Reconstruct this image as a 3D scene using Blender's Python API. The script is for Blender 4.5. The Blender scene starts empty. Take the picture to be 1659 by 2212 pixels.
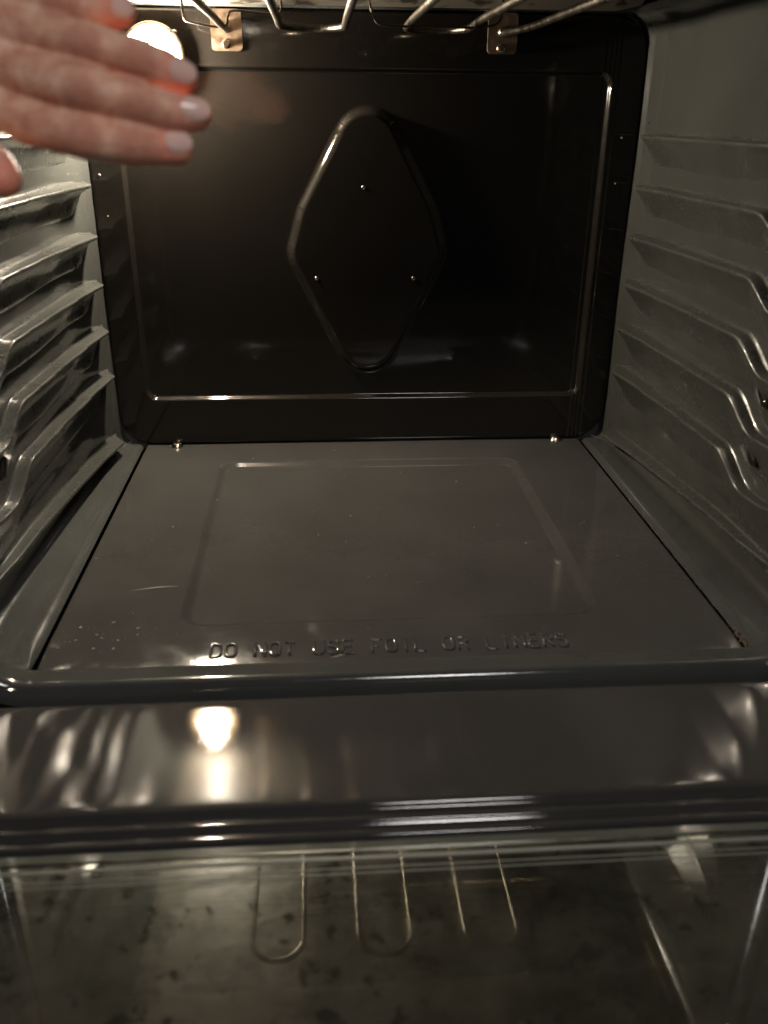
import bpy, bmesh, math, random
import numpy as np
from mathutils import Vector, Matrix
S = bpy.context.scene
COL = S.collection
random.seed(5); RNG = np.random.default_rng(5)

# ---------------------------------------------------------------- camera
cd = bpy.data.cameras.new('camera')
cam = bpy.data.objects.new('camera', cd); COL.objects.link(cam)
cam.location = (-0.0555, -1.0287, 0.3761)
cam.rotation_euler = (1.1392, -0.0099, -0.0719)
cd.sensor_fit = 'VERTICAL'; cd.sensor_height = 36.0; cd.sensor_width = 27.0
cd.lens = 1882.7 / 2212.0 * 36.0
cd.clip_start = 0.01; cd.clip_end = 50
cd.dof.use_dof = True; cd.dof.focus_distance = 0.98; cd.dof.aperture_fstop = 6.0
S.camera = cam
# ---------------------------------------------------------------- world: a dim kitchen at night
w = bpy.data.worlds.new('World'); S.world = w; w.use_nodes = True
w.node_tree.nodes['Background'].inputs[0].default_value = (0.80, 0.88, 1.0, 1)
w.node_tree.nodes['Background'].inputs[1].default_value = 0.012
# weak cool kitchen ceiling light behind the photographer
ld = bpy.data.lights.new('kitchen_light', 'AREA'); ld.shape = 'DISK'; ld.size = 0.5
ld.energy = 20.0; ld.color = (1.0, 0.96, 0.93)
lo = bpy.data.objects.new('kitchen_light', ld); COL.objects.link(lo)
lo.location = (0.35, -2.3, 1.75)
lo.rotation_euler = (Vector((-.1, -.55, .3)) - lo.location).to_track_quat('-Z', 'Y').to_euler()
LAMP_STRENGTH = 3000.0
LAMP_COLOR = (1.0, 0.90, 0.77)
S.view_settings.view_transform = 'Standard'; S.view_settings.look = 'None'
S.view_settings.exposure = 0.18; S.view_settings.gamma = 1.0
S.cycles.max_bounces = 10; S.cycles.transparent_max_bounces = 12
S.cycles.sample_clamp_indirect = 8.0
S.cycles.blur_glossy = 0.0

# ---------------------------------------------------------------- materials
def mat(name):
    m = bpy.data.materials.new(name); m.use_nodes = True
    nt = m.node_tree
    return m, nt, nt.nodes['Principled BSDF']
def N(nt, t, **kw):
    n = nt.nodes.new(t)
    for k, v in kw.items():
        if k in n.inputs: n.inputs[k].default_value = v
        else: setattr(n, k, v)
    return n
def ramp(nt, src, stops):
    r = nt.nodes.new('ShaderNodeValToRGB')
    nt.links.new(src, r.inputs[0])
    e = r.color_ramp.elements
    while len(e) < len(stops): e.new(0.5)
    for i, (p, c) in enumerate(stops):
        e[i].position = p
        e[i].color = (c, c, c, 1) if not hasattr(c, '__len__') else (*c, 1)
    return r
def mixc(nt, fac, a, b, mode='MIX'):
    m = nt.nodes.new('ShaderNodeMix'); m.data_type = 'RGBA'; m.blend_type = mode
    for i, v in ((0, fac), (6, a), (7, b)):
        if hasattr(v, 'links') or hasattr(v, 'is_linked'): nt.links.new(v, m.inputs[i])
        elif i == 0: m.inputs[0].default_value = v
        else: m.inputs[i].default_value = (*v, 1)
    return m.outputs[2]
def coords(nt):
    g = nt.nodes.new('ShaderNodeNewGeometry')     # world position: the oven stands at the origin
    return g.outputs['Position']

def enamel(name, base, rough, speck=0.35, speck_scale=900, peel=0.02, peel_scale=260, smear=0.05,
           dirt=None, chip=None, coat=0.0):
    """dark porcelain enamel: tiny pale flecks, orange peel, smears in the gloss"""
    m, nt, b = mat(name); P = coords(nt); L = nt.links
    v = N(nt, 'ShaderNodeTexVoronoi', Scale=speck_scale); v.feature = 'F1'; L.new(P, v.inputs['Vector'])
    sp = ramp(nt, v.outputs['Distance'], [(0.0, 1.0), (0.22, 0.0)])
    vr = N(nt, 'ShaderNodeTexNoise', Scale=speck_scale * .45, Detail=1.0); L.new(P, vr.inputs['Vector'])
    vg = ramp(nt, vr.outputs[0], [(0.56, 0.0), (0.68, 1.0)])
    mu = N(nt, 'ShaderNodeMath', operation='MULTIPLY'); L.new(sp.outputs[0], mu.inputs[0]); L.new(vg.outputs[0], mu.inputs[1])
    mu2 = N(nt, 'ShaderNodeMath', operation='MULTIPLY'); L.new(mu.outputs[0], mu2.inputs[0]); mu2.inputs[1].default_value = speck
    n1 = N(nt, 'ShaderNodeTexNoise', Scale=9.0, Detail=5.0, Roughness=.6); L.new(P, n1.inputs['Vector'])
    tone = ramp(nt, n1.outputs[0], [(0.3, tuple(c * .86 for c in base)), (0.7, tuple(c * 1.14 for c in base))])
    col = mixc(nt, mu2.outputs[0], tone.outputs[0], tuple(min(1, c * 6 + .05) for c in base))
    if dirt:
        sc, lo_, hi_, dcol, amt = dirt
        nd = N(nt, 'ShaderNodeTexNoise', Scale=sc, Detail=5.0, Roughness=.55, Distortion=.15); L.new(P, nd.inputs['Vector'])
        dr = ramp(nt, nd.outputs[0], [(lo_, 0.0), (hi_, amt)])
        col = mixc(nt, dr.outputs[0], col, dcol)
    L.new(col, b.inputs['Base Color'])
    n2 = N(nt, 'ShaderNodeTexNoise', Scale=22.0, Detail=6.0, Roughness=.65, Distortion=1.2); L.new(P, n2.inputs['Vector'])
    rr = ramp(nt, n2.outputs[0], [(0.35, max(0, rough - smear)), (0.72, rough + smear * 1.6)])
    L.new(rr.outputs[0], b.inputs['Roughness'])
    n3 = N(nt, 'ShaderNodeTexNoise', Scale=peel_scale, Detail=3.0, Roughness=.55); L.new(P, n3.inputs['Vector'])
    bp = N(nt, 'ShaderNodeBump', Strength=1.0, Distance=peel * .01); L.new(n3.outputs[0], bp.inputs['Height'])
    last = bp
    if chip:
        cs, cst = chip
        at = N(nt, 'ShaderNodeAttribute', attribute_name='worn')
        n4 = N(nt, 'ShaderNodeTexNoise', Scale=cs, Detail=4.0, Roughness=.7, Distortion=1.5); L.new(P, n4.inputs['Vector'])
        n4r = ramp(nt, n4.outputs[0], [(.57, 0.0), (.68, 1.0)]); mm = N(nt, 'ShaderNodeMath', operation='MULTIPLY'); L.new(n4r.outputs[0], mm.inputs[0]); L.new(at.outputs['Fac'], mm.inputs[1])
        b2 = N(nt, 'ShaderNodeBump', Strength=cst, Distance=0.0025); L.new(mm.outputs[0], b2.inputs['Height']); L.new(bp.outputs[0], b2.inputs['Normal'])
        last = b2
    L.new(last.outputs[0], b.inputs['Normal'])
    b.inputs['Specular IOR Level'].default_value = 0.5
    b.inputs['Coat Weight'].default_value = coat; b.inputs['Coat Roughness'].default_value = 0.06
    return m

M = {}
M['floor'] = enamel('floor_enamel', (.043, .041, .038), .085, speck=.55, peel=.005, smear=.03)
M['sill'] = enamel('sill_enamel', (.036, .034, .032), .022, speck=.5, peel=.0016, peel_scale=950, smear=.006)
M['liner'] = enamel('liner_enamel', (.047, .048, .044), .18, speck=.35, peel=.003, smear=.03, dirt=(75, .68, .78, (.03, .022, .014), .4), coat=.5)
M['rib'] = enamel('rib_enamel', (.049, .050, .045), .28, speck=.35, peel=.003, smear=.02, dirt=(110, .70, .78, (.035, .022, .012), .5), chip=(480, .8), coat=.55)
M['back'] = enamel('back_enamel', (.013, .011, .009), .07, speck=.14, peel=.0015, smear=.04)
M['ceiling'] = enamel('ceiling_enamel', (.095, .083, .066), .42, speck=.3, peel=.01, smear=.05, dirt=(46, .56, .62, (.010, .008, .006), .9))
M['flange'] = enamel('flange_enamel', (.046, .047, .044), .10, speck=.4, peel=.006, smear=.04)

def metal(name, col, rough, ani=0.0, bump=0.05, scale=400):
    m, nt, b = mat(name); P = coords(nt)
    n = N(nt, 'ShaderNodeTexNoise', Scale=scale * .3, Detail=5.0); nt.links.new(P, n.inputs['Vector'])
    r = ramp(nt, n.outputs[0], [(.3, tuple(c * .72 for c in col)), (.7, col)])
    nt.links.new(r.outputs[0], b.inputs['Base Color'])
    r2 = ramp(nt, n.outputs[0], [(.3, rough * .8), (.7, rough * 1.3)]); nt.links.new(r2.outputs[0], b.inputs['Roughness'])
    b.inputs['Metallic'].default_value = 1.0
    n2 = N(nt, 'ShaderNodeTexNoise', Scale=scale, Detail=3.0); nt.links.new(P, n2.inputs['Vector'])
    bp = N(nt, 'ShaderNodeBump', Strength=bump, Distance=.004); nt.links.new(n2.outputs[0], bp.inputs['Height'])
    nt.links.new(bp.outputs[0], b.inputs['Normal'])
    return m
M['steel'] = metal('bracket_steel', (.42, .30, .21), .42)
M['bolt'] = metal('bolt_steel', (.62, .54, .44), .22)
M['element'] = metal('element_sheath', (.16, .14, .11), .34, bump=.2)
M['wire'] = metal('dark_wire', (.10, .085, .07), .45)
M['door_metal'] = metal('door_frame_metal', (.30, .30, .26), .38)
m, nt, b = mat('door_steel_paint')
b.inputs['Base Color'].default_value = (.26, .26, .22, 1); b.inputs['Roughness'].default_value = .45
M['door_paint'] = m
m, nt, b = mat('dark_cavity'); b.inputs['Base Color'].default_value = (.010, .010, .009, 1); b.inputs['Roughness'].default_value = .7
M['cavity'] = m
m, nt, b = mat('seal_and_glint_grey'); b.inputs['Base Color'].default_value = (.20, .20, .165, 1); b.inputs['Roughness'].default_value = .5
M['seal_and_glint'] = m  # also colours the thin beads that imitate reflected lines
m, nt, b = mat('door_rail_paint'); b.inputs['Base Color'].default_value = (.10, .075, .05, 1); b.inputs['Roughness'].default_value = .5
M['rail'] = m
m, nt, b = mat('glass_border_print'); b.inputs['Base Color'].default_value = (.075, .076, .062, 1); b.inputs['Roughness'].default_value = .08
M['border'] = m
m, nt, b = mat('crumb'); b.inputs['Base Color'].default_value = (.30, .27, .21, 1); b.inputs['Roughness'].default_value = .5
M['crumb'] = m
m, nt, b = mat('rust'); b.inputs['Base Color'].default_value = (.075, .045, .025, 1); b.inputs['Roughness'].default_value = .7
M['rust'] = m

def pane(name, tint, trans, gloss_boost=1.0, rough=0.02):
    m = bpy.data.materials.new(name); m.use_nodes = True; nt = m.node_tree
    nt.nodes.clear(); L = nt.links
    out = nt.nodes.new('ShaderNodeOutputMaterial')
    fr = N(nt, 'ShaderNodeFresnel', IOR=1.55)
    mu = N(nt, 'ShaderNodeMath', operation='MULTIPLY', use_clamp=True); L.new(fr.outputs[0], mu.inputs[0]); mu.inputs[1].default_value = gloss_boost
    mv = N(nt, 'ShaderNodeMapping'); mv.inputs['Scale'].default_value = (26, 60, 60); L.new(coords(nt), mv.inputs['Vector'])
    nv = N(nt, 'ShaderNodeTexNoise', Scale=1.0, Detail=7.0, Roughness=.72, Distortion=.6); L.new(mv.outputs[0], nv.inputs['Vector'])
    rv = ramp(nt, nv.outputs[0], [(.32, .35), (.62, 1.0)])
    mu0 = mu; mu = N(nt, 'ShaderNodeMath', operation='MULTIPLY'); L.new(mu0.outputs[0], mu.inputs[0]); L.new(rv.outputs[0], mu.inputs[1])
    tr = nt.nodes.new('ShaderNodeBsdfTransparent'); tr.inputs[0].default_value = (*trans, 1)
    gl = nt.nodes.new('ShaderNodeBsdfGlossy'); gl.inputs[0].default_value = (*tint, 1)
    P = coords(nt)
    n = N(nt, 'ShaderNodeTexNoise', Scale=14.0, Detail=6.0, Roughness=.7); L.new(P, n.inputs['Vector'])
    r = ramp(nt, n.outputs[0], [(.4, rough), (.75, rough + .05)]); L.new(r.outputs[0], gl.inputs['Roughness'])
    g2 = nt.nodes.new('ShaderNodeBsdfGlossy'); g2.inputs[0].default_value = (*tint, 1); g2.inputs['Roughness'].default_value = .20
    n6 = N(nt, 'ShaderNodeTexNoise', Scale=30.0, Detail=7.0, Roughness=.7, Distortion=.8); L.new(P, n6.inputs['Vector'])
    sm_ = ramp(nt, n6.outputs[0], [(.35, .04), (.70, .22)])
    gm = nt.nodes.new('ShaderNodeMixShader'); L.new(sm_.outputs[0], gm.inputs[0]); L.new(gl.outputs[0], gm.inputs[1]); L.new(g2.outputs[0], gm.inputs[2])
    mx = nt.nodes.new('ShaderNodeMixShader'); L.new(mu.outputs[0], mx.inputs[0]); L.new(tr.outputs[0], mx.inputs[1]); L.new(gm.outputs[0], mx.inputs[2])
    # thin film of baked-on haze on the glass
    df = nt.nodes.new('ShaderNodeBsdfDiffuse'); df.inputs[0].default_value = (.30, .28, .22, 1)
    hz = ramp(nt, n.outputs[0], [(.35, .02), (.75, .14)])
    m2 = nt.nodes.new('ShaderNodeMixShader'); L.new(hz.outputs[0], m2.inputs[0]); L.new(mx.outputs[0], m2.inputs[1]); L.new(df.outputs[0], m2.inputs[2])
    # dark spots scattered by noise
    n8 = N(nt, 'ShaderNodeTexNoise', Scale=62.0, Detail=4.0, Roughness=.6, Distortion=.2); L.new(P, n8.inputs['Vector'])
    s8 = ramp(nt, n8.outputs[0], [(.585, 0.0), (.64, .75 if gloss_boost > 5 else 0.0)])
    d8 = nt.nodes.new('ShaderNodeBsdfDiffuse'); d8.inputs[0].default_value = (.016, .015, .012, 1)
    m3 = nt.nodes.new('ShaderNodeMixShader'); L.new(s8.outputs[0], m3.inputs[0]); L.new(m2.outputs[0], m3.inputs[1]); L.new(d8.outputs[0], m3.inputs[2])
    L.new(m3.outputs[0], out.inputs[0])
    return m
M['glass1'] = pane('door_glass_inner', (.96, 1.0, .94), (.88, .92, .86), 5.6, .016)
M['glass2'] = pane('door_glass_outer', (1.0, .72, .42), (.8, .8, .75), 4.0, .02)

# lamp
m = bpy.data.materials.new('lit_bulb'); m.use_nodes = True; nt = m.node_tree; nt.nodes.clear()
o_ = nt.nodes.new('ShaderNodeOutputMaterial'); e_ = nt.nodes.new('ShaderNodeEmission')
e_.inputs[0].default_value = (*LAMP_COLOR, 1); e_.inputs[1].default_value = LAMP_STRENGTH
nt.links.new(e_.outputs[0], o_.inputs[0]); M['bulb'] = m
m = bpy.data.materials.new('lamp_cover_glass'); m.use_nodes = True; nt = m.node_tree; nt.nodes.clear(); L = nt.links
o_ = nt.nodes.new('ShaderNodeOutputMaterial')
tr = nt.nodes.new('ShaderNodeBsdfTransparent'); tr.inputs[0].default_value = (.96, .93, .86, 1)
tl = nt.nodes.new('ShaderNodeBsdfTranslucent'); tl.inputs[0].default_value = (.9, .56, .20, 1)
gl = nt.nodes.new('ShaderNodeBsdfGlossy'); gl.inputs['Roughness'].default_value = .08
a_ = nt.nodes.new('ShaderNodeMixShader'); a_.inputs[0].default_value = .010; L.new(tr.outputs[0], a_.inputs[1]); L.new(tl.outputs[0], a_.inputs[2])
fr = N(nt, 'ShaderNodeFresnel', IOR=1.3)
c_ = nt.nodes.new('ShaderNodeMixShader'); L.new(fr.outputs[0], c_.inputs[0]); L.new(a_.outputs[0], c_.inputs[1]); L.new(gl.outputs[0], c_.inputs[2])
L.new(c_.outputs[0], o_.inputs[0]); M['cover'] = m
m, nt, b = mat('baked_reflector'); b.inputs['Base Color'].default_value = (.060, .040, .018, 1); b.inputs['Roughness'].default_value = .5
M['reflector'] = m
M['rim'] = metal('lamp_rim', (.55, .48, .36), .3)

# skin
m, nt, b = mat('skin'); P = coords(nt); L = nt.links
n = N(nt, 'ShaderNodeTexNoise', Scale=95.0, Detail=6.0, Roughness=.65); L.new(P, n.inputs['Vector'])
r = ramp(nt, n.outputs[0], [(.35, (.56, .25, .17)), (.5, (.70, .38, .27)), (.65, (.82, .53, .41))]); L.new(r.outputs[0], b.inputs['Base Color'])
b.inputs['Roughness'].default_value = .48
b.inputs['Subsurface Weight'].default_value = .55; b.inputs['Subsurface Radius'].default_value = (1.0, .32, .16)
b.inputs['Subsurface Scale'].default_value = .004
def near(pts, rad):
    tot = None
    for p_ in pts:
        ds = nt.nodes.new('ShaderNodeVectorMath'); ds.operation = 'DISTANCE'; L.new(P, ds.inputs[0]); ds.inputs[1].default_value = p_
        mr = nt.nodes.new('ShaderNodeMapRange'); mr.interpolation_type = 'SMOOTHSTEP'; L.new(ds.outputs['Value'], mr.inputs[0])
        mr.inputs[1].default_value = rad; mr.inputs[2].default_value = rad * .35; mr.inputs[3].default_value = 0; mr.inputs[4].default_value = 1
        if tot is None: tot = mr.outputs[0]
        else:
            mx_ = nt.nodes.new('ShaderNodeMath'); mx_.operation = 'MAXIMUM'; L.new(tot, mx_.inputs[0]); L.new(mr.outputs[0], mx_.inputs[1]); tot = mx_.outputs[0]
    return tot
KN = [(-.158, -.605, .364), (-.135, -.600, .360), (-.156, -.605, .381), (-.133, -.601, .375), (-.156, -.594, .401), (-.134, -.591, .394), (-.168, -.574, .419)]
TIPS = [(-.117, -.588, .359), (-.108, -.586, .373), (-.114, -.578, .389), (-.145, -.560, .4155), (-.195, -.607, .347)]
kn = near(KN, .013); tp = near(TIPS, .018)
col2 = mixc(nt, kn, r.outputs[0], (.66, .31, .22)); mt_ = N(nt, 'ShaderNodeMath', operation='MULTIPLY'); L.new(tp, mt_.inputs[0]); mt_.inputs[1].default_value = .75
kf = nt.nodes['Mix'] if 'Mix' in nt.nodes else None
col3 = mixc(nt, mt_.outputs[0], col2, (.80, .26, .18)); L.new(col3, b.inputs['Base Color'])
wv = N(nt, 'ShaderNodeTexWave', Scale=210.0, Distortion=6.0, Detail=3.0); wv.bands_direction = 'X'; L.new(P, wv.inputs['Vector'])
wv.inputs['Detail Scale'].default_value = 1.4
wm = N(nt, 'ShaderNodeMath', operation='MULTIPLY'); L.new(wv.outputs[1], wm.inputs[0]); L.new(kn, wm.inputs[1])
n5 = N(nt, 'ShaderNodeTexNoise', Scale=500.0, Detail=5.0, Roughness=.7); L.new(P, n5.inputs['Vector'])
n7 = N(nt, 'ShaderNodeTexMusgrave') if False else N(nt, 'ShaderNodeTexVoronoi', Scale=620.0); n7.feature = 'DISTANCE_TO_EDGE'; L.new(P, n7.inputs['Vector'])
ad = N(nt, 'ShaderNodeMath', operation='MULTIPLY_ADD'); L.new(wm.outputs[0], ad.inputs[0]); ad.inputs[1].default_value = 1.6; L.new(n5.outputs[0], ad.inputs[2])
ad2 = N(nt, 'ShaderNodeMath', operation='MULTIPLY_ADD'); L.new(n7.outputs['Distance'], ad2.inputs[0]); ad2.inputs[1].default_value = .5; L.new(ad.outputs[0], ad2.inputs[2])
bp = N(nt, 'ShaderNodeBump', Strength=.8, Distance=.0005); L.new(ad2.outputs[0], bp.inputs['Height']); L.new(bp.outputs[0], b.inputs['Normal'])
M['skin'] = m
m, nt, b = mat('fingernail'); b.inputs['Base Color'].default_value = (.74, .50, .44, 1); b.inputs['Roughness'].default_value = .18
b.inputs['Coat Weight'].default_value = .6; b.inputs['Subsurface Weight'].default_value = .3; b.inputs['Subsurface Scale'].default_value = .003
M['nail'] = m

# ---------------------------------------------------------------- helpers
def link(name, me, m, parent=None, smooth=True):
    if smooth and len(me.polygons):
        me.polygons.foreach_set('use_smooth', np.ones(len(me.polygons), bool))
    o = bpy.data.objects.new(name, me); COL.objects.link(o)
    if m is not None: me.materials.append(m)
    if parent is not None: o.parent = parent
    return o
def grid(name, X, Y, Z, m, parent=None, flip=False, mask=None, worn=None):
    """surface from three (a,b) arrays"""
    a, b_ = X.shape
    co = np.stack([X, Y, Z], -1).reshape(-1, 3).astype(np.float32)
    i = np.arange(a * b_).reshape(a, b_)
    q = np.stack([i[:-1, :-1], i[1:, :-1], i[1:, 1:], i[:-1, 1:]], -1).reshape(-1, 4)
    if mask is not None: q = q[mask.reshape(-1)]
    if flip: q = q[:, ::-1]
    me = bpy.data.meshes.new(name)
    me.vertices.add(len(co)); me.vertices.foreach_set('co', co.ravel())
    me.loops.add(q.size); me.loops.foreach_set('vertex_index', q.ravel().astype(np.int32))
    me.polygons.add(len(q)); me.polygons.foreach_set('loop_start', np.arange(0, q.size, 4, dtype=np.int32))
    me.update(calc_edges=True)
    if worn is not None:
        at = me.attributes.new('worn', 'FLOAT', 'POINT'); at.data.foreach_set('value', worn.reshape(-1).astype(np.float32))
    return link(name, me, m, parent)
def from_bm(name, bm, m, parent=None, smooth=True):
    bmesh.ops.recalc_face_normals(bm, faces=bm.faces)
    me = bpy.data.meshes.new(name); bm.to_mesh(me); bm.free()
    return link(name, me, m, parent, smooth)
def empty(name, loc=(0, 0, 0)):
    o = bpy.data.objects.new(name, None); COL.objects.link(o); o.location = loc; o.empty_display_size = .02
    return o
def smooth_path(pts, n=10, closed=False):
    """Catmull-Rom"""
    p = [Vector(a) for a in pts]; out = []
    k = len(p)
    rngk = range(k) if closed else range(k - 1)
    for i in rngk:
        a = p[(i - 1) % k] if (closed or i > 0) else p[0]; b_ = p[i]; c = p[(i + 1) % k]
        d = p[(i + 2) % k] if (closed or i + 2 < k) else p[-1]
        for j in range(n):
            t = j / n
            out.append(.5 * ((2 * b_) + (c - a) * t + (2 * a - 5 * b_ + 4 * c - d) * t * t + (3 * b_ - a - 3 * c + d) * t ** 3))
    if not closed: out.append(p[-1])
    return out
def tube_bm(path, r, seg=12, bm=None, closed=False, caps=True):
    bm = bm or bmesh.new(); path = [Vector(a) for a in path]; n = len(path)
    rings = []; up = Vector((0, 0, 1)); prev = None
    for i, p in enumerate(path):
        if closed: t = path[(i + 1) % n] - path[(i - 1) % n]
        else: t = path[min(i + 1, n - 1)] - path[max(i - 1, 0)]
        t.normalize()
        if prev is None:
            a = t.cross(up) if abs(t.dot(up)) < .95 else t.cross(Vector((1, 0, 0)))
        else:
            a = prev - t * prev.dot(t)
        a.normalize(); prev = a; b_ = t.cross(a)
        rr = r[i] if hasattr(r, '__len__') else r
        rings.append([bm.verts.new(p + (a * math.cos(2 * math.pi * k / seg) + b_ * math.sin(2 * math.pi * k / seg)) * rr) for k in range(seg)])
    for i in range(n if closed else n - 1):
        A, B = rings[i], rings[(i + 1) % n]
        for k in range(seg): bm.faces.new((A[k], A[(k + 1) % seg], B[(k + 1) % seg], B[k]))
    if caps and not closed:
        bm.faces.new(rings[0][::-1]); bm.faces.new(rings[-1])
    return bm
def lathe_bm(profile, origin, axis, seg=32, bm=None):
    """profile [(radius, height)] about axis"""
    bm = bm or bmesh.new(); ax = Vector(axis).normalized()
    a = ax.orthogonal().normalized(); b_ = ax.cross(a); o = Vector(origin); rings = []
    for r, h in profile:
        if r < 1e-7: rings.append([bm.verts.new(o + ax * h)])
        else: rings.append([bm.verts.new(o + ax * h + (a * math.cos(2 * math.pi * k / seg) + b_ * math.sin(2 * math.pi * k / seg)) * r) for k in range(seg)])
    for A, B in zip(rings[:-1], rings[1:]):
        for k in range(seg):
            k2 = (k + 1) % seg
            if len(A) == 1 and len(B) == 1: continue
            if len(A) == 1: bm.faces.new((A[0], B[k], B[k2]))
            elif len(B) == 1: bm.faces.new((A[k], A[k2], B[0]))
            else: bm.faces.new((A[k], A[k2], B[k2], B[k]))
    return bm
def box_bm(x0, x1, y0, y1, z0, z1, bev=0.0, bm=None):
    bm = bm or bmesh.new()
    r = bmesh.ops.create_cube(bm, size=1.0)
    for v in r['verts']:
        v.co = Vector(((x0 + x1) / 2 + v.co.x * (x1 - x0), (y0 + y1) / 2 + v.co.y * (y1 - y0), (z0 + z1) / 2 + v.co.z * (z1 - z0)))
    if bev: bmesh.ops.bevel(bm, geom=list({e for v in r['verts'] for e in v.link_edges}), offset=bev, segments=3, affect='EDGES', profile=.6)
    return bm
def sstep(a, b, x):
    t = np.clip((x - a) / (b - a), 0, 1); return t * t * (3 - 2 * t)
def sd_rrect(x, y, cx, cy, hx, hy, r):
    qx = np.abs(x - cx) - hx + r; qy = np.abs(y - cy) - hy + r
    return np.hypot(np.maximum(qx, 0), np.maximum(qy, 0)) + np.minimum(np.maximum(qx, qy), 0) - r
def lin(xs, ys, y): return np.interp(y, xs, ys)

# ================================================================ OVEN
oven = empty('oven', (0, 0, 0))
oven['label'] = 'dark grey enamelled oven interior with its door open, lit by its own lamp'
oven['category'] = 'oven'

# ---- back panel: black sheet with rounded corners, recessed field and raised kite shaped boss
x = np.unique(np.concatenate([np.linspace(-.30, .30, 361), np.linspace(-.270, -.255, 22), np.linspace(.255, .270, 22)]))
z = np.unique(np.concatenate([np.linspace(0.001, .4705, 281), np.linspace(.050, .066, 22), np.linspace(.408, .422, 22)]))
Xg, Zg = np.meshgrid(x, z, indexing='ij')
cx, cz, hx, hz, rr = 0, .2357, .30, .2349, .040
# pull grid points outside the rounded outline onto it
qx = np.abs(Xg) - (hx - rr); qz = np.abs(Zg - cz) - (hz - rr)
outm = (qx > 0) & (qz > 0) & (np.hypot(qx, qz) > rr)
ln = np.hypot(np.maximum(qx, 1e-9), np.maximum(qz, 1e-9)); f = np.where(outm, rr / ln, 1.0)
Xg = np.where(outm, np.sign(Xg) * ((hx - rr) + qx * f), Xg)
Zg = np.where(outm, cz + np.sign(Zg - cz) * ((hz - rr) + qz * f), Zg)
d = -sd_rrect(Xg, Zg, cx, cz, hx, hz, rr)
h = .0045 * np.sqrt(np.clip(1 - (1 - np.clip(d / .0045, 0, 1)) ** 2, 0, 1))
field = sd_rrect(Xg, Zg, 0, .2365, .2645, .1800, .014)
h = h - .0052 * (1 - sstep(-.0048, .0004, field))
# kite boss: intersection of four slanted half planes, rounded
poly = np.array([(0, .342), (-.043, .263), (-.053, .229), (0, .126), (.053, .229), (.043, .263)]) + [.001, 0]
def sd_poly(px, pz, P_):
    d2 = np.full(px.shape, 1e9); sgn = np.ones(px.shape); n_ = len(P_)
    for i in range(n_):
        a_, b_ = P_[i], P_[i - 1]
        ex, ez = b_ - a_; wx, wz = px - a_[0], pz - a_[1]
        t = np.clip((wx * ex + wz * ez) / (ex * ex + ez * ez), 0, 1)
        d2 = np.minimum(d2, (wx - ex * t) ** 2 + (wz - ez * t) ** 2)
        c1 = pz >= a_[1]; c2 = pz < b_[1]; c3 = ex * wz > ez * wx
        flip_ = (c1 & c2 & c3) | (~c1 & ~c2 & ~c3); sgn = np.where(flip_, -sgn, sgn)
    return sgn * np.sqrt(d2)
kd = sd_poly(Xg, Zg, poly) - .0345
h = h + .0062 * (1 - sstep(-.0054, .0044, kd))
wob = .00035 * np.sin(Xg * 23 + 1.1) * np.cos(Zg * 17 + .4)
back = grid('back_panel', Xg, -h - wob, Zg, M['back'], oven, flip=False)
for sx, sz in ((-.0036, .2988), (-.0575, .2003), (.0541, .2000)):
    from_bm('stud', lathe_bm([(0, .0014), (.0014, .0012), (.0022, .0007), (.0026, 0)], (sx, -.0050, sz), (0, -1, 0), 14), M['bolt'], back)
for sx, sz, r_ in ((-.2885, .310, .0016), (.2815, .3515, .0013), (.2800, .3040, .0010), (-.2845, .268, .0008)):
    from_bm('enamel_drip', lathe_bm([(0, .0010), (r_ * .7, .0007), (r_, 0)], (sx, -.0046, sz), (0, -1, 0), 10), M['crumb'], back)

# ---- liner: back sheet behind the panel, side walls with their floor strips
def xw(y):       # side wall plane widens towards the mouth of the oven
    return lin([-.52, -.35, -.2, -.08, -.035, -.012, .003], [.3235, .3205, .3165, .3140, .3095, .3040, .2960], y)
def make_wall(sgn):
    ys = np.concatenate([np.linspace(.003, -.07, 40), np.linspace(-.074, -.505, 150)])
    prof = []                                    # (inset from wall, z) : floor strip, fillet, wall, fillet, ceiling
    for t in np.linspace(0, 1, 8): prof.append(('s', t))
    for t in np.linspace(0.1, 1, 9): prof.append(('f', t))
    for t in np.linspace(0.01, 1, 120): prof.append(('w', t))
    for t in np.linspace(0.1, 1, 9): prof.append(('c', t))
    for t in np.linspace(.2, 1, 4): prof.append(('t', t))
    X = np.zeros((len(ys), len(prof))); Y = np.zeros_like(X); Z = np.zeros_like(X)
    for i, y in enumerate(ys):
        w_ = float(xw(y)); rf = .011 + .037 * float(sstep(-.43, -.485, np.array(y))); rc = .028
        for j, (k, t) in enumerate(prof):
            if k == 's':
                xi = .2742; X[i, j] = xi + (w_ - rf - xi) * t; Z[i, j] = -.0035 + .004 * min(1, t * 8) + .0012 * t
            elif k == 'f':
                a = t * math.pi / 2; X[i, j] = w_ - rf + rf * math.sin(a); Z[i, j] = .0017 + rf * (1 - math.cos(a))
            elif k == 'w':
                zb = .0017 + rf; X[i, j] = w_; Z[i, j] = zb + (.472 - rc - zb) * t
            elif k == 'c':
                a = t * math.pi / 2; X[i, j] = w_ - rc * (1 - math.cos(a)); Z[i, j] = .472 - rc + rc * math.sin(a)
            else:
                X[i, j] = w_ - rc - .02 * t; Z[i, j] = .472
            Y[i, j] = y
    X += .0006 * np.sin(Y * 31 + Z * 19 + sgn) * ((Z > .05) & (Z < .42))
    o = grid('side_wall', sgn * X, Y, Z, M['liner'], oven, flip=(sgn > 0))
    return o
walls = {s: make_wall(s) for s in (-1, 1)}

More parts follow.
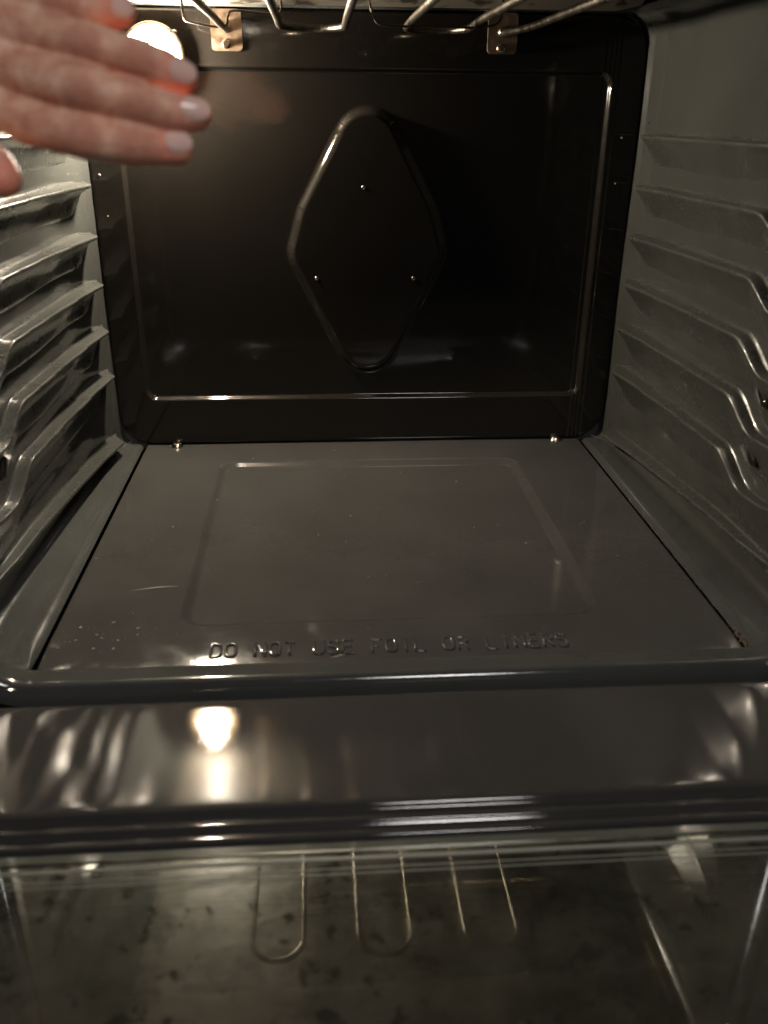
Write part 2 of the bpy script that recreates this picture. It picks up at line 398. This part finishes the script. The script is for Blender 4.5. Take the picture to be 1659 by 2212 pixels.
def make_rib(sgn, z0, wall, low=False):
    """pressed rack guide: level shelf on top, sloping underside, a step down towards the door"""
    r_ = np.random.default_rng(int(z0 * 1000) + (7 if sgn > 0 else 0))
    ys = np.concatenate([np.linspace(-.0055, -.056, 60), np.linspace(-.058, -.27, 150), np.linspace(-.272, -.47, 110)])
    drop = .0235
    # profile: (fraction of protrusion, dz)
    H = .030 if z0 > .17 else .036
    if low: H = .012
    pr = [(-.25, .0060), (-.06, .0034), (.04, .0016), (.12, .0005), (.35, .0001), (.60, 0), (.90, 0), (.965, -.0003), (.995, -.0010), (1.0, -.0020), (.975, -.0034)]
    if sgn > 0 and not low: pr += [(.975 * (1 - t) + .02 * t, -.0034 - (H - .0034) * t) for t in (.15, .30, .45, .60, .75, .88)]
    else: pr += [(.88, -.0046), (.74, -.0062), (.60, -.0080), (.46, -.0103), (.34, -.0131), (.24, -.0165), (.16, -.0200), (.10, -.0200 - (H - .02) * .45), (.06, -.0200 - (H - .02) * .8)] if not low else [(.7, -.0050), (.35, -.0075), (.15, -.0100)]
    pr += [(.03, -H), (-.08, -H - .003), (-.25, -H - .007)]
    # subdivide the profile smoothly
    pts = smooth_path([(a, b_, 0) for a, b_ in pr], 3); pa = np.array([[p.x, p.y] for p in pts])
    y = ys[:, None]
    inner = lin([-.48, -.42, -.36, -.30, -.20, -.10, -.04], [.3195, .3165, .3100, .3070, .3025, .2965, .2895], y)
    if low: inner = inner + lin([-.5, -.3, -.04], [.000, -.001, -.001], y)
    Pm = xw(y) - inner
    # crimps: the shelf edge steps outwards where a rack has been stamped
    crimp = 0 * y
    for c0 in (-.115 - .01 * r_.random(), -.205 - .012 * r_.random(), -.262):
        crimp = crimp + .0009 * sstep(c0 + .003, c0 - .001, y) * (1 - sstep(c0 - .02, c0 - .05, y))
    fr = pa[None, :, 0]; dz = pa[None, :, 1]
    # the rear end is cut on a slant
    yend = -.0075 + np.minimum(dz, 0) * .55
    endf = np.clip((yend - y) / .033, 0, 1)
    # dies out at the front
    frontf = 1 - sstep(-.400, -.455, y)
    if low: frontf = 1 - sstep(-.44, -.468, y)
    P = Pm * endf * frontf
    prot = np.where(fr >= 0, fr * P, fr * .010)
    prot = prot + crimp * np.clip((fr - .80) / .2, 0, 1) * endf * (0 if low else 1)
    prot = prot - .002 * (1 - endf * frontf)
    if low:
        zz = z0 + lin([-.48, -.30, -.05], [.016, .015, 0], y)
    else:
        s = sstep(-.292, -.350, y) - .35 * sstep(-.37, -.44, y)
        zz = z0 - drop * s
    Zz = zz + dz
    Xx = xw(y) - prot
    Yy = np.broadcast_to(y, Xx.shape)
    worn = np.broadcast_to(sstep(-.10, -.16, y), Xx.shape) * np.clip((dz > -.004).astype(float), 0, 1)
    if sgn > 0: worn = worn * .45
    worn = worn * np.broadcast_to((fr < .93).astype(float), Xx.shape)
    worn = np.maximum(worn, .4 * np.broadcast_to(sstep(-.29, -.30, y), Xx.shape) * (dz > -.003)) * (0 if low else 1)
    return grid('rack_guide', sgn * Xx, Yy, Zz, M['rib'], wall, flip=(sgn < 0), worn=worn)
for s in (-1, 1):
    for z0 in (.355, .304, .252, .201, .150, .0985): make_rib(s, z0, walls[s])
    make_rib(s, .0185, walls[s], low=True)
    # glossy black rack locks punched through the wall between the guides
    for zc in (.161, .109):
        bm = bmesh.new(); seg = 20; rings = []
        for rr_, hh in ((1.0, -.001), (.95, .0060), (.8, .0085), (.4, .0060), (0.05, .0045)):
            rings.append([bm.verts.new((s * (float(xw(-.405)) - hh), -.350 + .0115 * rr_ * math.copysign(abs(math.cos(t)) ** 1.3, math.cos(t)), zc + .0075 * rr_ * math.copysign(abs(math.sin(t)) ** 1.3, math.sin(t)) + .006 * rr_ * math.cos(t))) for t in [2 * math.pi * k / seg for k in range(seg)]])
        for A, B in zip(rings[:-1], rings[1:]):
            for k in range(seg): bm.faces.new((A[k], A[(k + 1) % seg], B[(k + 1) % seg], B[k]))
        bm.faces.new(rings[-1])
        from_bm('rack_lock', bm, M['back'], walls[s])

# liner sheet behind the back panel (shows in its rounded corners)
o = from_bm('liner_back', box_bm(-.312, .312, .0030, .006, -.006, .480, 0), M['liner'], oven, smooth=False)
# ---- ceiling
xs = np.linspace(-.278, .278, 90); ys = np.linspace(.0025, -.505, 80)
X, Y = np.meshgrid(xs, ys, indexing='ij')
Z = .4722 + .013 * sstep(-.005, -.07, Y) + .0008 * np.sin(X * 14) * np.sin(Y * 11)
ceil = grid('ceiling_panel', X, Y, Z, M['ceiling'], oven, flip=True)
# lip along the back of the ceiling
from_bm('ceiling_lip', tube_bm([(-.285, -.0045, .4735), (0, -.0045, .4735), (.285, -.0045, .4730)], .0035, 12), M['liner'], oven)

# ---- floor panel
x = np.unique(np.concatenate([np.linspace(-.2695, .2695, 241), np.linspace(-.180, -.160, 26), np.linspace(.160, .180, 26), -.2695 + np.linspace(0, .003, 6), .2695 - np.linspace(0, .003, 6)]))
y = np.unique(np.concatenate([np.linspace(-.4790, -.0015, 211), np.linspace(-.078, -.060, 24), np.linspace(-.428, -.410, 24), -.479 + np.linspace(0, .003, 6)]))
Xg, Yg = np.meshgrid(x, y, indexing='ij')
fs = sd_rrect(Xg, Yg, 0, -.2445, .1755, .1795, .022)
Zg = -.0048 * (1 - sstep(-.0105, .0005, fs))
edge = np.minimum(.2695 - np.abs(Xg), Yg + .4790)
Zg = Zg - .0018 * (1 - np.sqrt(np.clip(1 - (1 - np.clip(edge / .002, 0, 1)) ** 2, 0, 1)))
Zg = Zg + .0005 * np.sin(Xg * 11 + .7) * np.sin(Yg * 13 + .5) * sstep(.0, .02, edge)
# front border sags a little just before the lip
sag = lambda yy: -1.5 * np.maximum(0, -.445 - yy) ** 2
Zg = Zg + sag(Yg)
floor_panel = grid('floor_panel', Xg, Yg, Zg, M['floor'], oven)
# thumb screws at the rear corners
for sx, sy in ((-.2321, -.0105), (.2383, -.0075)):
    bm = lathe_bm([(.0072, 0), (.0072, .0008), (.0062, .0012), (.0060, .0034), (.0050, .0046), (.0016, .0049), (0, .0042)], (sx, sy, .0), (0, 0, 1), 20)
    from_bm('floor_screw', bm, M['bolt'], floor_panel)
# embossed warning, one raised bead letter after another
GL = {
 'D': [[(0, 0), (0, 1), (.55, 1), (.95, .82), (1, .5), (.95, .18), (.55, 0), (0, 0)]],
 'O': [[(.5, 0), (.12, .08), (0, .3), (0, .7), (.12, .92), (.5, 1), (.88, .92), (1, .7), (1, .3), (.88, .08), (.5, 0)]],
 'N': [[(0, 0), (0, 1)], [(0, 1), (1, 0)], [(1, 0), (1, 1)]], 'T': [[(0, 1), (1, 1)], [(.5, 1), (.5, 0)]],
 'U': [[(0, 1), (0, .3), (.12, .08), (.5, 0), (.88, .08), (1, .3), (1, 1)]],
 'S': [[(1, .85), (.8, 1), (.25, 1), (0, .82), (.08, .6), (.9, .42), (1, .2), (.8, 0), (.2, 0), (0, .15)]],
 'E': [[(0, 0), (0, 1)], [(1, 1), (0, 1)], [(0, 0), (1, 0)], [(0, .52), (.8, .52)]], 'F': [[(1.05, 1), (0, 1)], [(0, 1), (0, 0)], [(0, .48), (.6, .48)]],
 'I': [[(.5, 0), (.5, 1)]], 'L': [[(0, 0), (0, 1)], [(0, 0), (1, 0)]],
 'R': [[(0, 0), (0, 1)], [(0, 1), (.7, 1), (1, .86), (1, .62), (.7, .5), (0, .5)], [(.55, .5), (1, 0)]]}
TW = 'DO NOT USE FOIL OR LINERS'
pitch = .01118
for i, ch_ in enumerate(TW):
    if ch_ == ' ': continue
    x0 = -.1432 + i * pitch; wd, ht = .0076, .0162
    bm = bmesh.new()
    for st in GL[ch_]:
        pth = []
        for (a, b_), (c, e) in zip(st[:-1], st[1:]):
            for t in np.linspace(0, 1, 5)[:-1]: pth.append((a + (c - a) * t, b_ + (e - b_) * t))
        pth.append(st[-1])
        P3 = []
        for a, b_ in pth:
            yy = -.4688 + b_ * ht
            zf = float(sag(yy)) + .0001
            P3.append((x0 + a * wd, yy, zf))
        tube_bm(P3, .00135, 12, bm, caps=True)
    from_bm('embossed_letter', bm, M['floor'], floor_panel)
# faint crumbs and enamel nicks near the front left corner, one loose scatter
bm = bmesh.new()
for k in range(120):
    if k < 34: px, py = random.gauss(-.232, .024), random.gauss(-.430, .018)
    else: px, py = random.uniform(-.26, .26), random.uniform(-.47, -.02)
    py = max(py, -.470); sz = .00018 + .0009 * random.random() ** 4 * (1 if k < 46 else .6); an0 = random.random() * 3.14; el = random.uniform(1, 3.2)
    zf = float(sag(py)) + (-.0048 if abs(px) < .165 and -.415 < py < -.075 else 0.0) + .0006
    v = []
    for a in range(6):
        an = a * 1.047; rr_ = sz * random.uniform(.6, 1.3); dx, dy = math.cos(an) * rr_ * el, math.sin(an) * rr_
        v.append(bm.verts.new((px + dx * math.cos(an0) - dy * math.sin(an0), py + dx * math.sin(an0) + dy * math.cos(an0), zf)))
    top = bm.verts.new((px, py, zf + sz * .5))
    for a in range(6): bm.faces.new((v[a], v[(a + 1) % 6], top))
o = from_bm('crumbs', bm, M['crumb'], floor_panel, smooth=False); o['kind'] = 'stuff'
bm = bmesh.new()
for k in range(90):
    py = random.uniform(-.478, -.20) if k < 50 else random.gauss(-.470, .006)
    px = .2705 + random.gauss(0, .0009); sz = random.uniform(.0003, .0010) * (1.4 if py < -.45 else .8)
    c = bm.verts.new((px, py, .0014 + sz)); v = [bm.verts.new((px + math.cos(a * 1.57 + k) * sz * random.uniform(.6, 1.5), py + math.sin(a * 1.57 + k) * sz * random.uniform(.6, 2.2), .0008)) for a in range(4)]
    for a in range(4): bm.faces.new((v[a], v[(a + 1) % 4], c))
o = from_bm('rust_flakes', bm, M['rust'], floor_panel, smooth=False); o['kind'] = 'stuff'
# scratch arc on the left of the panel and short one near the word USE
def scratch(pts, wdt, parent, zz):
    pa_ = smooth_path([(a, b_, zz) for a, b_ in pts], 6); bm = bmesh.new(); L_, R_ = [], []
    n_ = len(pa_)
    for i, p in enumerate(pa_):
        t = (pa_[min(i + 1, n_ - 1)] - pa_[max(i - 1, 0)]).normalized(); s_ = Vector((-t.y, t.x, 0)) * wdt * math.sin(math.pi * min(.98, max(.04, i / (n_ - 1)))) * random.uniform(.6, 1)
        L_.append(bm.verts.new(p + s_)); R_.append(bm.verts.new(p - s_))
    for i in range(n_ - 1): bm.faces.new((L_[i], L_[i + 1], R_[i + 1], R_[i]))
    return from_bm('scratch', bm, M['crumb'], parent, smooth=False)
scratch([(-.2223, -.3665), (-.207, -.3625), (-.194, -.3605), (-.1815, -.3602)], .00045, floor_panel, .0009)
scratch([(-.052, -.4745), (-.046, -.472), (-.038, -.4685)], .0003, floor_panel, -.0003)

# ---- raised lip of the cavity mouth: runs along the front of the floor and up both sides
prof = [(-.4770, -.0045), (-.4785, -.0010), (-.4800, .0004), (-.4835, .0010), (-.4890, .0017), (-.4945, .0024), (-.4975, .0027), (-.5000, .0024), (-.5022, .0012),
        (-.5040, -.0010), (-.5052, -.0040), (-.5060, -.0080), (-.5062, -.0130)]
pp = smooth_path([(a, b_, 0) for a, b_ in prof], 4); prof = np.array([[p.x, p.y] for p in pp])
path = []; HW = .3135; RC = .050
def sw(xc, zc, nx, nz): path.append((xc, zc, nx, nz))
for t in np.linspace(.44, RC, 40): sw(-HW, t, 1, 0)
for a in np.linspace(0, math.pi / 2, 20)[1:]: sw(-HW + RC - RC * math.cos(a), RC - RC * math.sin(a), math.cos(a), math.sin(a))
for t in np.linspace(-HW + RC, HW - RC, 160)[1:]: sw(t, 0, 0, 1)
for a in np.linspace(math.pi / 2, 0, 20)[1:]: sw(HW - RC + RC * math.cos(a), RC - RC * math.sin(a), -math.cos(a), math.sin(a))
for t in np.linspace(RC, .44, 40)[1:]: sw(HW, t, -1, 0)
pt = np.array(path)
X = pt[:, None, 0] + pt[:, None, 2] * prof[None, :, 1]; Z = pt[:, None, 1] + pt[:, None, 3] * prof[None, :, 1]
Y = np.broadcast_to(prof[None, :, 0], X.shape)
grid('mouth_lip', X, Y, Z, M['flange'], oven, flip=True)

# ---- sill in front of the lip: glossy black, rounded down in two beads towards the door
sp = [(-.5180, -.0080), (-.5200, -.0030), (-.5225, -.0006), (-.5260, .0000), (-.5400, .0), (-.5700, -.0002), (-.6000, -.0002), (-.6200, -.0001), (-.6260, -.0004), (-.6285, -.0016), (-.6300, -.0040),
      (-.6325, -.0052), (-.6350, -.0048), (-.6370, -.0054), (-.6385, -.0072), (-.6405, -.0086), (-.6430, -.0084), (-.6450, -.0092), (-.6456, -.0108), (-.6445, -.0124), (-.6400, -.0130), (-.6000, -.0130)]
pp = smooth_path([(a, b_, 0) for a, b_ in sp], 5); sp = np.array([[p.x, p.y] for p in pp])
xs = np.linspace(-.40, .40, 161)
X = np.broadcast_to(xs[:, None], (161, len(sp))); Y = np.broadcast_to(sp[None, :, 0], X.shape); Z = sp[None, :, 1] + .0002 * np.sin(X * 16 + 1) * (np.abs(Y + .575) < .06)
sill = grid('sill', X, Y, Z, M['sill'], oven, flip=True)
# front frame beside and above the mouth
for s in (-1, 1):
    from_bm('front_frame', box_bm(*(sorted((s * .327, s * .385))), -.520, -.500, .0015, .56, .002), M['flange'], oven)
from_bm('front_frame', box_bm(-.3265, .3265, -.520, -.500, .4745, .56, .002), M['flange'], oven)
# dark outer shell so that no stray light enters
for a in ((-.385, -.380, -.499, .05, -.03, .56), (.380, .385, -.499, .05, -.03, .56), (-.379, .379, -.499, .05, .555, .560), (-.379, .379, -.499, .05, -.035, -.030), (-.379, .379, .045, .050, -.029, .554)):
    from_bm('outer_casing', box_bm(*a), M['cavity'], oven, smooth=False)

# ---- lamp at the top left of the back panel
LX, LZ = -.2190, .4246
lamp = empty('oven_lamp', (0, 0, 0)); lamp.parent = oven
from_bm('reflector', lathe_bm([(0, .0003), (.010, .0003), (.020, .0008), (.0262, .0040), (.0280, .0062), (.0300, .0068), (.0312, .0055), (.0314, .0010)], (LX, -.0048, LZ), (0, -1, 0), 48), M['reflector'], lamp)
from_bm('lamp_rim', tube_bm([(LX + .0304 * math.cos(a), -.0118, LZ + .0304 * math.sin(a)) for a in np.linspace(0, 2 * math.pi, 49)[:-1]], .0012, 10, closed=True), M['rim'], lamp)
bm = bmesh.new(); bmesh.ops.create_icosphere(bm, subdivisions=2, radius=.0118)
for v in bm.verts: v.co = Vector((LX + v.co.x, -.0190 + v.co.y * 1.0, LZ + v.co.z))
from_bm('bulb', bm, M['bulb'], lamp)
from_bm('lamp_cover', lathe_bm([(.0285 * math.cos(a), .0060 + .0260 * math.sin(a)) for a in np.linspace(0, math.pi / 2 - .001, 16)] + [(0, .0320)], (LX, -.0048, LZ), (0, -1, 0), 48), M['cover'], lamp)
pth = [(LX + .0290 * math.cos(a), -.0130 , LZ + .0290 * math.sin(a)) for a in np.linspace(0, 2 * math.pi, 49)[:-1]]
from_bm('retaining_wire', tube_bm(pth, .0006, 8, closed=True), M['wire'], lamp)
pth = smooth_path([(-.1960, -.0070, .4462), (-.2010, -.0160, .4450), (-.2075, -.0300, .4405), (-.2190, -.0385, .4340), (-.2330, -.0330, .4240), (-.2430, -.0180, .4110), (-.2465, -.0070, .4020)], 7)
from_bm('retaining_wire', tube_bm(pth, .0009, 8), M['wire'], lamp)
from_bm('wire_screw', lathe_bm([(.0030, 0), (.0030, .0016), (.0022, .0026), (0, .0028)], (-.1965, -.0045, .4465), (0, -1, 0), 16), M['bolt'], lamp)

# ---- broil element: one sheathed rod folded into loops under the ceiling
element = empty('broil_element', (0, 0, 0)); element.parent = oven
ZE = .4520
xs_ = [-.1450, -.0880, -.0250, .0350, .0970, .1570]; YB, YF = -.036, -.358
def arc(cx, y, r, a0, a1, n=9): return [(cx + r * math.cos(a), y + r * 1.0 * math.sin(a)) for a in np.linspace(a0, a1, n)]
pts = [(-.1440, .004), (-.1440, -.012), (-.1442, -.040), (-.1448, -.080)]
pts += [(xs_[0], -.12), (xs_[0], -.20), (xs_[0], -.26)]
for k in range(5):
    r_ = abs(xs_[k + 1] - xs_[k]) / 2; c_x = (xs_[k + 1] + xs_[k]) / 2
    if k % 2 == 0:
        yc = YF + r_; pts += arc(c_x, yc, r_, math.pi, 2 * math.pi); pts += [(xs_[k + 1], yc + (YB - YF - 2 * r_) * t) for t in (.25, .5, .75)]
    else:
        yc = YB - r_; pts += arc(c_x, yc, r_, math.pi, 0); pts += [(xs_[k + 1], yc - (YB - YF - 2 * r_) * t) for t in (.25, .5, .75)]
pts = pts[:-3] + [(xs_[5], -.26), (xs_[5], -.20), (xs_[5], -.12), (.1530, -.080), (.1450, -.040), (.1415, -.012), (.1415, .004)]
def zel(x_, y_): return ZE - .0022 * float(sstep(-.14, -.04, np.array(y_)))
pth = smooth_path([(a, b_, zel(a, b_)) for a, b_ in pts], 4)
from_bm('heating_rod', tube_bm(pth, .0034, 14), M['element'], element)
def rr_plate(cx, cz, hx, hz, r, t, name, m, parent, y0):
    bm = bmesh.new(); ring = []
    for (sx, sz, a0) in ((1, 1, 0), (-1, 1, 90), (-1, -1, 180), (1, -1, 270)):
        for a in np.linspace(0, 90, 6):
            an = math.radians(a0 + a); ring.append((cx + sx * (hx - r) + r * math.cos(an), cz + sz * (hz - r) + r * math.sin(an)))
    A = [bm.verts.new((a, y0, b_)) for a, b_ in ring]
    B = [bm.verts.new((cx + (a - cx) * .985, y0 - t, cz + (b_ - cz) * .985)) for a, b_ in ring]
    n_ = len(ring)
    for k in range(n_): bm.faces.new((A[k], A[(k + 1) % n_], B[(k + 1) % n_], B[k]))
    bm.faces.new(B); bm.faces.new(A[::-1])
    return from_bm(name, bm, m, parent, smooth=False)
for bx, bz, hxn in ((-.1440, .4492, -.1448), (.1417, .4505, .1410)):
    br = rr_plate(bx, bz, .0158, .0192, .0045, .0014, 'mounting_plate', M['steel'], element, -.0046)
    bm = bmesh.new(); ring0 = [(hxn + .0032 * math.cos(k * math.pi / 3), .4368 + .0032 * math.sin(k * math.pi / 3)) for k in range(6)]
    A = [bm.verts.new((a, -.0060, b_)) for a, b_ in ring0]; B = [bm.verts.new((a, -.0095, b_)) for a, b_ in ring0]
    for k in range(6): bm.faces.new((A[k], A[(k + 1) % 6], B[(k + 1) % 6], B[k]))
    bm.faces.new(B)
    from_bm('hex_nut', bm, M['bolt'], br, smooth=False)
    from_bm('washer', lathe_bm([(.0046, 0), (.0046, .0006), (.0030, .0008)], (hxn, -.0060, .4368), (0, -1, 0), 20), M['bolt'], br)
    from_bm('rod_collar', lathe_bm([(.0054, 0), (.0054, .0010), (.0042, .0028), (.0034, .0034)], (bx, -.0060, .4515), (0, -1, 0), 20), M['bolt'], br)
# thin black wire hangers that hold the rod to the ceiling
for pl in ([(-.1800, -.060, .4720), (-.1790, -.060, .4560), (-.1740, -.060, .4520), (-.1500, -.060, .4480), (-.1390, -.060, .4500), (-.1370, -.060, .4570), (-.1300, -.060, .4620), (-.0900, -.060, .4600), (-.0860, -.060, .4720)],
           [(-.005, -.11, .4720), (.0, -.11, .4560), (.010, -.11, .4480), (.060, -.11, .4475), (.100, -.11, .4475), (.118, -.11, .4530), (.120, -.11, .4720)]):
    from_bm('wire_hanger', tube_bm(smooth_path(pl, 5), .0011, 8), M['wire'], element)

# ---- open door lying level below the sill
door = empty('oven_door', (0, 0, 0)); door.parent = oven
def sheet(name, x0, x1, y0, y1, z0, z1, m, bev=.0006):
    return from_bm(name, box_bm(x0, x1, y0, y1, z0, z1, bev), m, door, smooth=False)
def plane(name, x0, x1, y0, y1, z, m):
    X, Y = np.meshgrid(np.linspace(x0, x1, 30), np.linspace(y0, y1, 20), indexing='ij')
    return grid(name, X, Y, np.full_like(X, z), m, door)
plane('inner_glass', -.44, .44, -1.02, -.6475, -.0118, M['glass1'])
plane('outer_glass', -.42, .42, -1.01, -.6600, -.0285, M['glass2'])
sheet('glass_border', -.44, .44, -.6530, -.6469, -.0160, -.0112, M['border'], .0004)
for y_, z_, r_, m_ in ((-.6536, -.0118, .0009, 'door_metal'), (-.6594, -.0124, .0016, 'seal_and_glint'), (-.6664, -.0119, .0004, 'seal_and_glint'), (-.6702, -.0119, .0004, 'seal_and_glint')):  # the two thinnest beads imitate lines reflected in the second pane
    from_bm('seal_and_glint_bead', tube_bm([(-.44, y_, z_), (0, y_, z_), (.44, y_, z_)], r_, 12), M[m_], door)
sheet('door_pan', -.46, .46, -1.06, -.590, -.0750, -.0700, M['cavity'])
sheet('lower_rail', -.44, .44, -.80, -.702, -.0650, -.0600, M['rail'])
for s in (-1, 1): sheet('door_side', *(sorted((s * .445, s * .475))), -1.06, -.650, -.0700, -.0105, M['flange'], .003)
sheet('door_front', -.4449, .4449, -1.06, -1.03, -.0700, -.0105, M['flange'], .003)

# ================================================================ HAND shading the lamp
HAND = {
  'index': [(-0.2088,-0.5642,0.3809,0.0112), (-0.1870,-0.5798,0.3700,0.0108), (-0.1726,-0.5891,0.3666,0.0096), (-0.1585,-0.5959,0.3637,0.0099), (-0.1474,-0.5942,0.3620,0.0090), (-0.1366,-0.5925,0.3605,0.0090), (-0.1281,-0.5879,0.3598,0.0084), (-0.1195,-0.5855,0.3593,0.0078)],
  'middle': [(-0.2095,-0.5603,0.3965,0.0118), (-0.1901,-0.5725,0.3900,0.0115), (-0.1720,-0.5844,0.3865,0.0105), (-0.1555,-0.5925,0.3835,0.0106), (-0.1448,-0.5914,0.3805,0.0094), (-0.1342,-0.5901,0.3778,0.0094), (-0.1204,-0.5881,0.3749,0.0087), (-0.1101,-0.5851,0.3737,0.0080)],
  'ring': [(-0.2113,-0.5525,0.4131,0.0112), (-0.1897,-0.5640,0.4084,0.0105), (-0.1722,-0.5736,0.4051,0.0094), (-0.1556,-0.5818,0.4019,0.0096), (-0.1446,-0.5819,0.3987,0.0092), (-0.1338,-0.5818,0.3959,0.0094), (-0.1244,-0.5785,0.3927,0.0088), (-0.1167,-0.5762,0.3894,0.0080)],
  'little': [(-0.2142,-0.5416,0.4291,0.0105), (-0.1949,-0.5516,0.4250,0.0102), (-0.1806,-0.5596,0.4218,0.0090), (-0.1683,-0.5651,0.4193,0.0091), (-0.1594,-0.5643,0.4177,0.0086), (-0.1526,-0.5630,0.4168,0.0087), (-0.1480,-0.5601,0.4166,0.0084), (-0.1447,-0.5582,0.4165,0.0078)],
  'thumb': [(-0.2527,-0.5611,0.3973,0.0150), (-0.2334,-0.5722,0.3786,0.0125), (-0.2156,-0.5885,0.3655,0.0100), (-0.2040,-0.5980,0.3563,0.0096), (-0.1972,-0.6033,0.3513,0.0094), (-0.1938,-0.6062,0.3470,0.0086)],
  'palm1': [(-0.2088,-0.5642,0.3809,0.0112), (-0.2363,-0.5637,0.3917,0.0130), (-0.2696,-0.5700,0.4057,0.0160), (-0.2820,-0.5780,0.4118,0.0180)],
  'palm2': [(-0.2095,-0.5607,0.3955,0.0115), (-0.2373,-0.5614,0.4034,0.0140), (-0.2695,-0.5690,0.4097,0.0170), (-0.2820,-0.5780,0.4118,0.0180)],
  'palm3': [(-0.2113,-0.5529,0.4121,0.0112), (-0.2371,-0.5569,0.4133,0.0140), (-0.2694,-0.5670,0.4138,0.0170), (-0.2820,-0.5780,0.4118,0.0180)],
  'palm4': [(-0.2143,-0.5425,0.4271,0.0108), (-0.2377,-0.5495,0.4244,0.0130), (-0.2693,-0.5640,0.4178,0.0160), (-0.2820,-0.5780,0.4118,0.0180)],
  'arm': [(-0.2820,-0.5780,0.4118,0.0200), (-0.3150,-0.6020,0.4120,0.0220), (-0.3700,-0.6450,0.4110,0.0270), (-0.4600,-0.7200,0.4050,0.0350), (-0.5500,-0.8000,0.3950,0.0400)],
}
NAILS = [
  ((-0.1204,-0.5856,0.3601),(0.920,0.392,-0.018),(0.377,-0.870,0.318),0.0115,0.0125,0.0079),
  ((-0.1105,-0.5854,0.3741),(0.969,0.193,-0.153),(0.230,-0.933,0.278),0.0118,0.0128,0.0081),
  ((-0.1170,-0.5763,0.3904),(0.906,0.299,-0.300),(0.354,-0.923,0.151),0.0115,0.0125,0.0081),
  ((-0.1458,-0.5586,0.4166),(0.842,0.539,-0.030),(0.539,-0.837,0.095),0.0092,0.0105,0.0079),
]
sb = bmesh.new(); bmesh.ops.create_icosphere(sb, subdivisions=2, radius=1.0)
SV = np.array([v.co[:] for v in sb.verts]); SF = np.array([[v.index for v in f.verts] for f in sb.faces]); sb.free()
VV, FF = [], []; nv = 0
for k, l in HAND.items():
    for a, b_ in zip(l[:-1], l[1:]):
        a = np.array(a); b_ = np.array(b_); n_ = max(2, int(np.linalg.norm((b_ - a)[:3]) / .0022))
        for t in np.linspace(0, 1, n_ + 1):
            c = a + (b_ - a) * t; VV.append(SV * c[3] + c[:3]); FF.append(SF + nv); nv += len(SV)
VV = np.concatenate(VV); FF = np.concatenate(FF)
me = bpy.data.meshes.new('hand_raw'); me.from_pydata(VV.tolist(), [], FF.tolist())
ho = bpy.data.objects.new('hand_raw', me); COL.objects.link(ho)
md = ho.modifiers.new('r', 'REMESH'); md.mode = 'VOXEL'; md.voxel_size = .0011
ms = ho.modifiers.new('s', 'SMOOTH'); ms.iterations = 5; ms.factor = .5
dg = bpy.context.evaluated_depsgraph_get(); ev = ho.evaluated_get(dg)
hm = bpy.data.meshes.new_from_object(ev)
bpy.data.objects.remove(ho)
hm.materials.clear()
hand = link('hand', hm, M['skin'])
hand['label'] = 'left hand seen from its back, fingers held together in front of the lit oven lamp'
hand['category'] = 'hand'
for c, t, n_, wd, ln_, r_ in NAILS:
    c = Vector(c); t = Vector(t).normalized(); n_ = Vector(n_).normalized(); b3 = t.cross(n_).normalized()
    U = np.linspace(-1, 1, 13); V = np.linspace(-1, 1, 13); X = np.zeros((13, 13)); Y = X.copy(); Z = X.copy()
    for i, u in enumerate(U):
        for j, v in enumerate(V):
            uu = u * math.sqrt(1 - .5 * v * v); vv = v * math.sqrt(1 - .5 * u * u)     # rounded outline
            ang = uu * wd * .5 / r_
            rad_ = r_ + .0005 - .0012 * max(0, vv) ** 2 - .0008 * (abs(uu) ** 4)
            p = c + t * (vv * ln_ * .5) + (n_ * math.cos(ang) + b3 * math.sin(ang)) * rad_
            X[i, j], Y[i, j], Z[i, j] = p
    grid('fingernail', X, Y, Z, M['nail'], hand, flip=False)
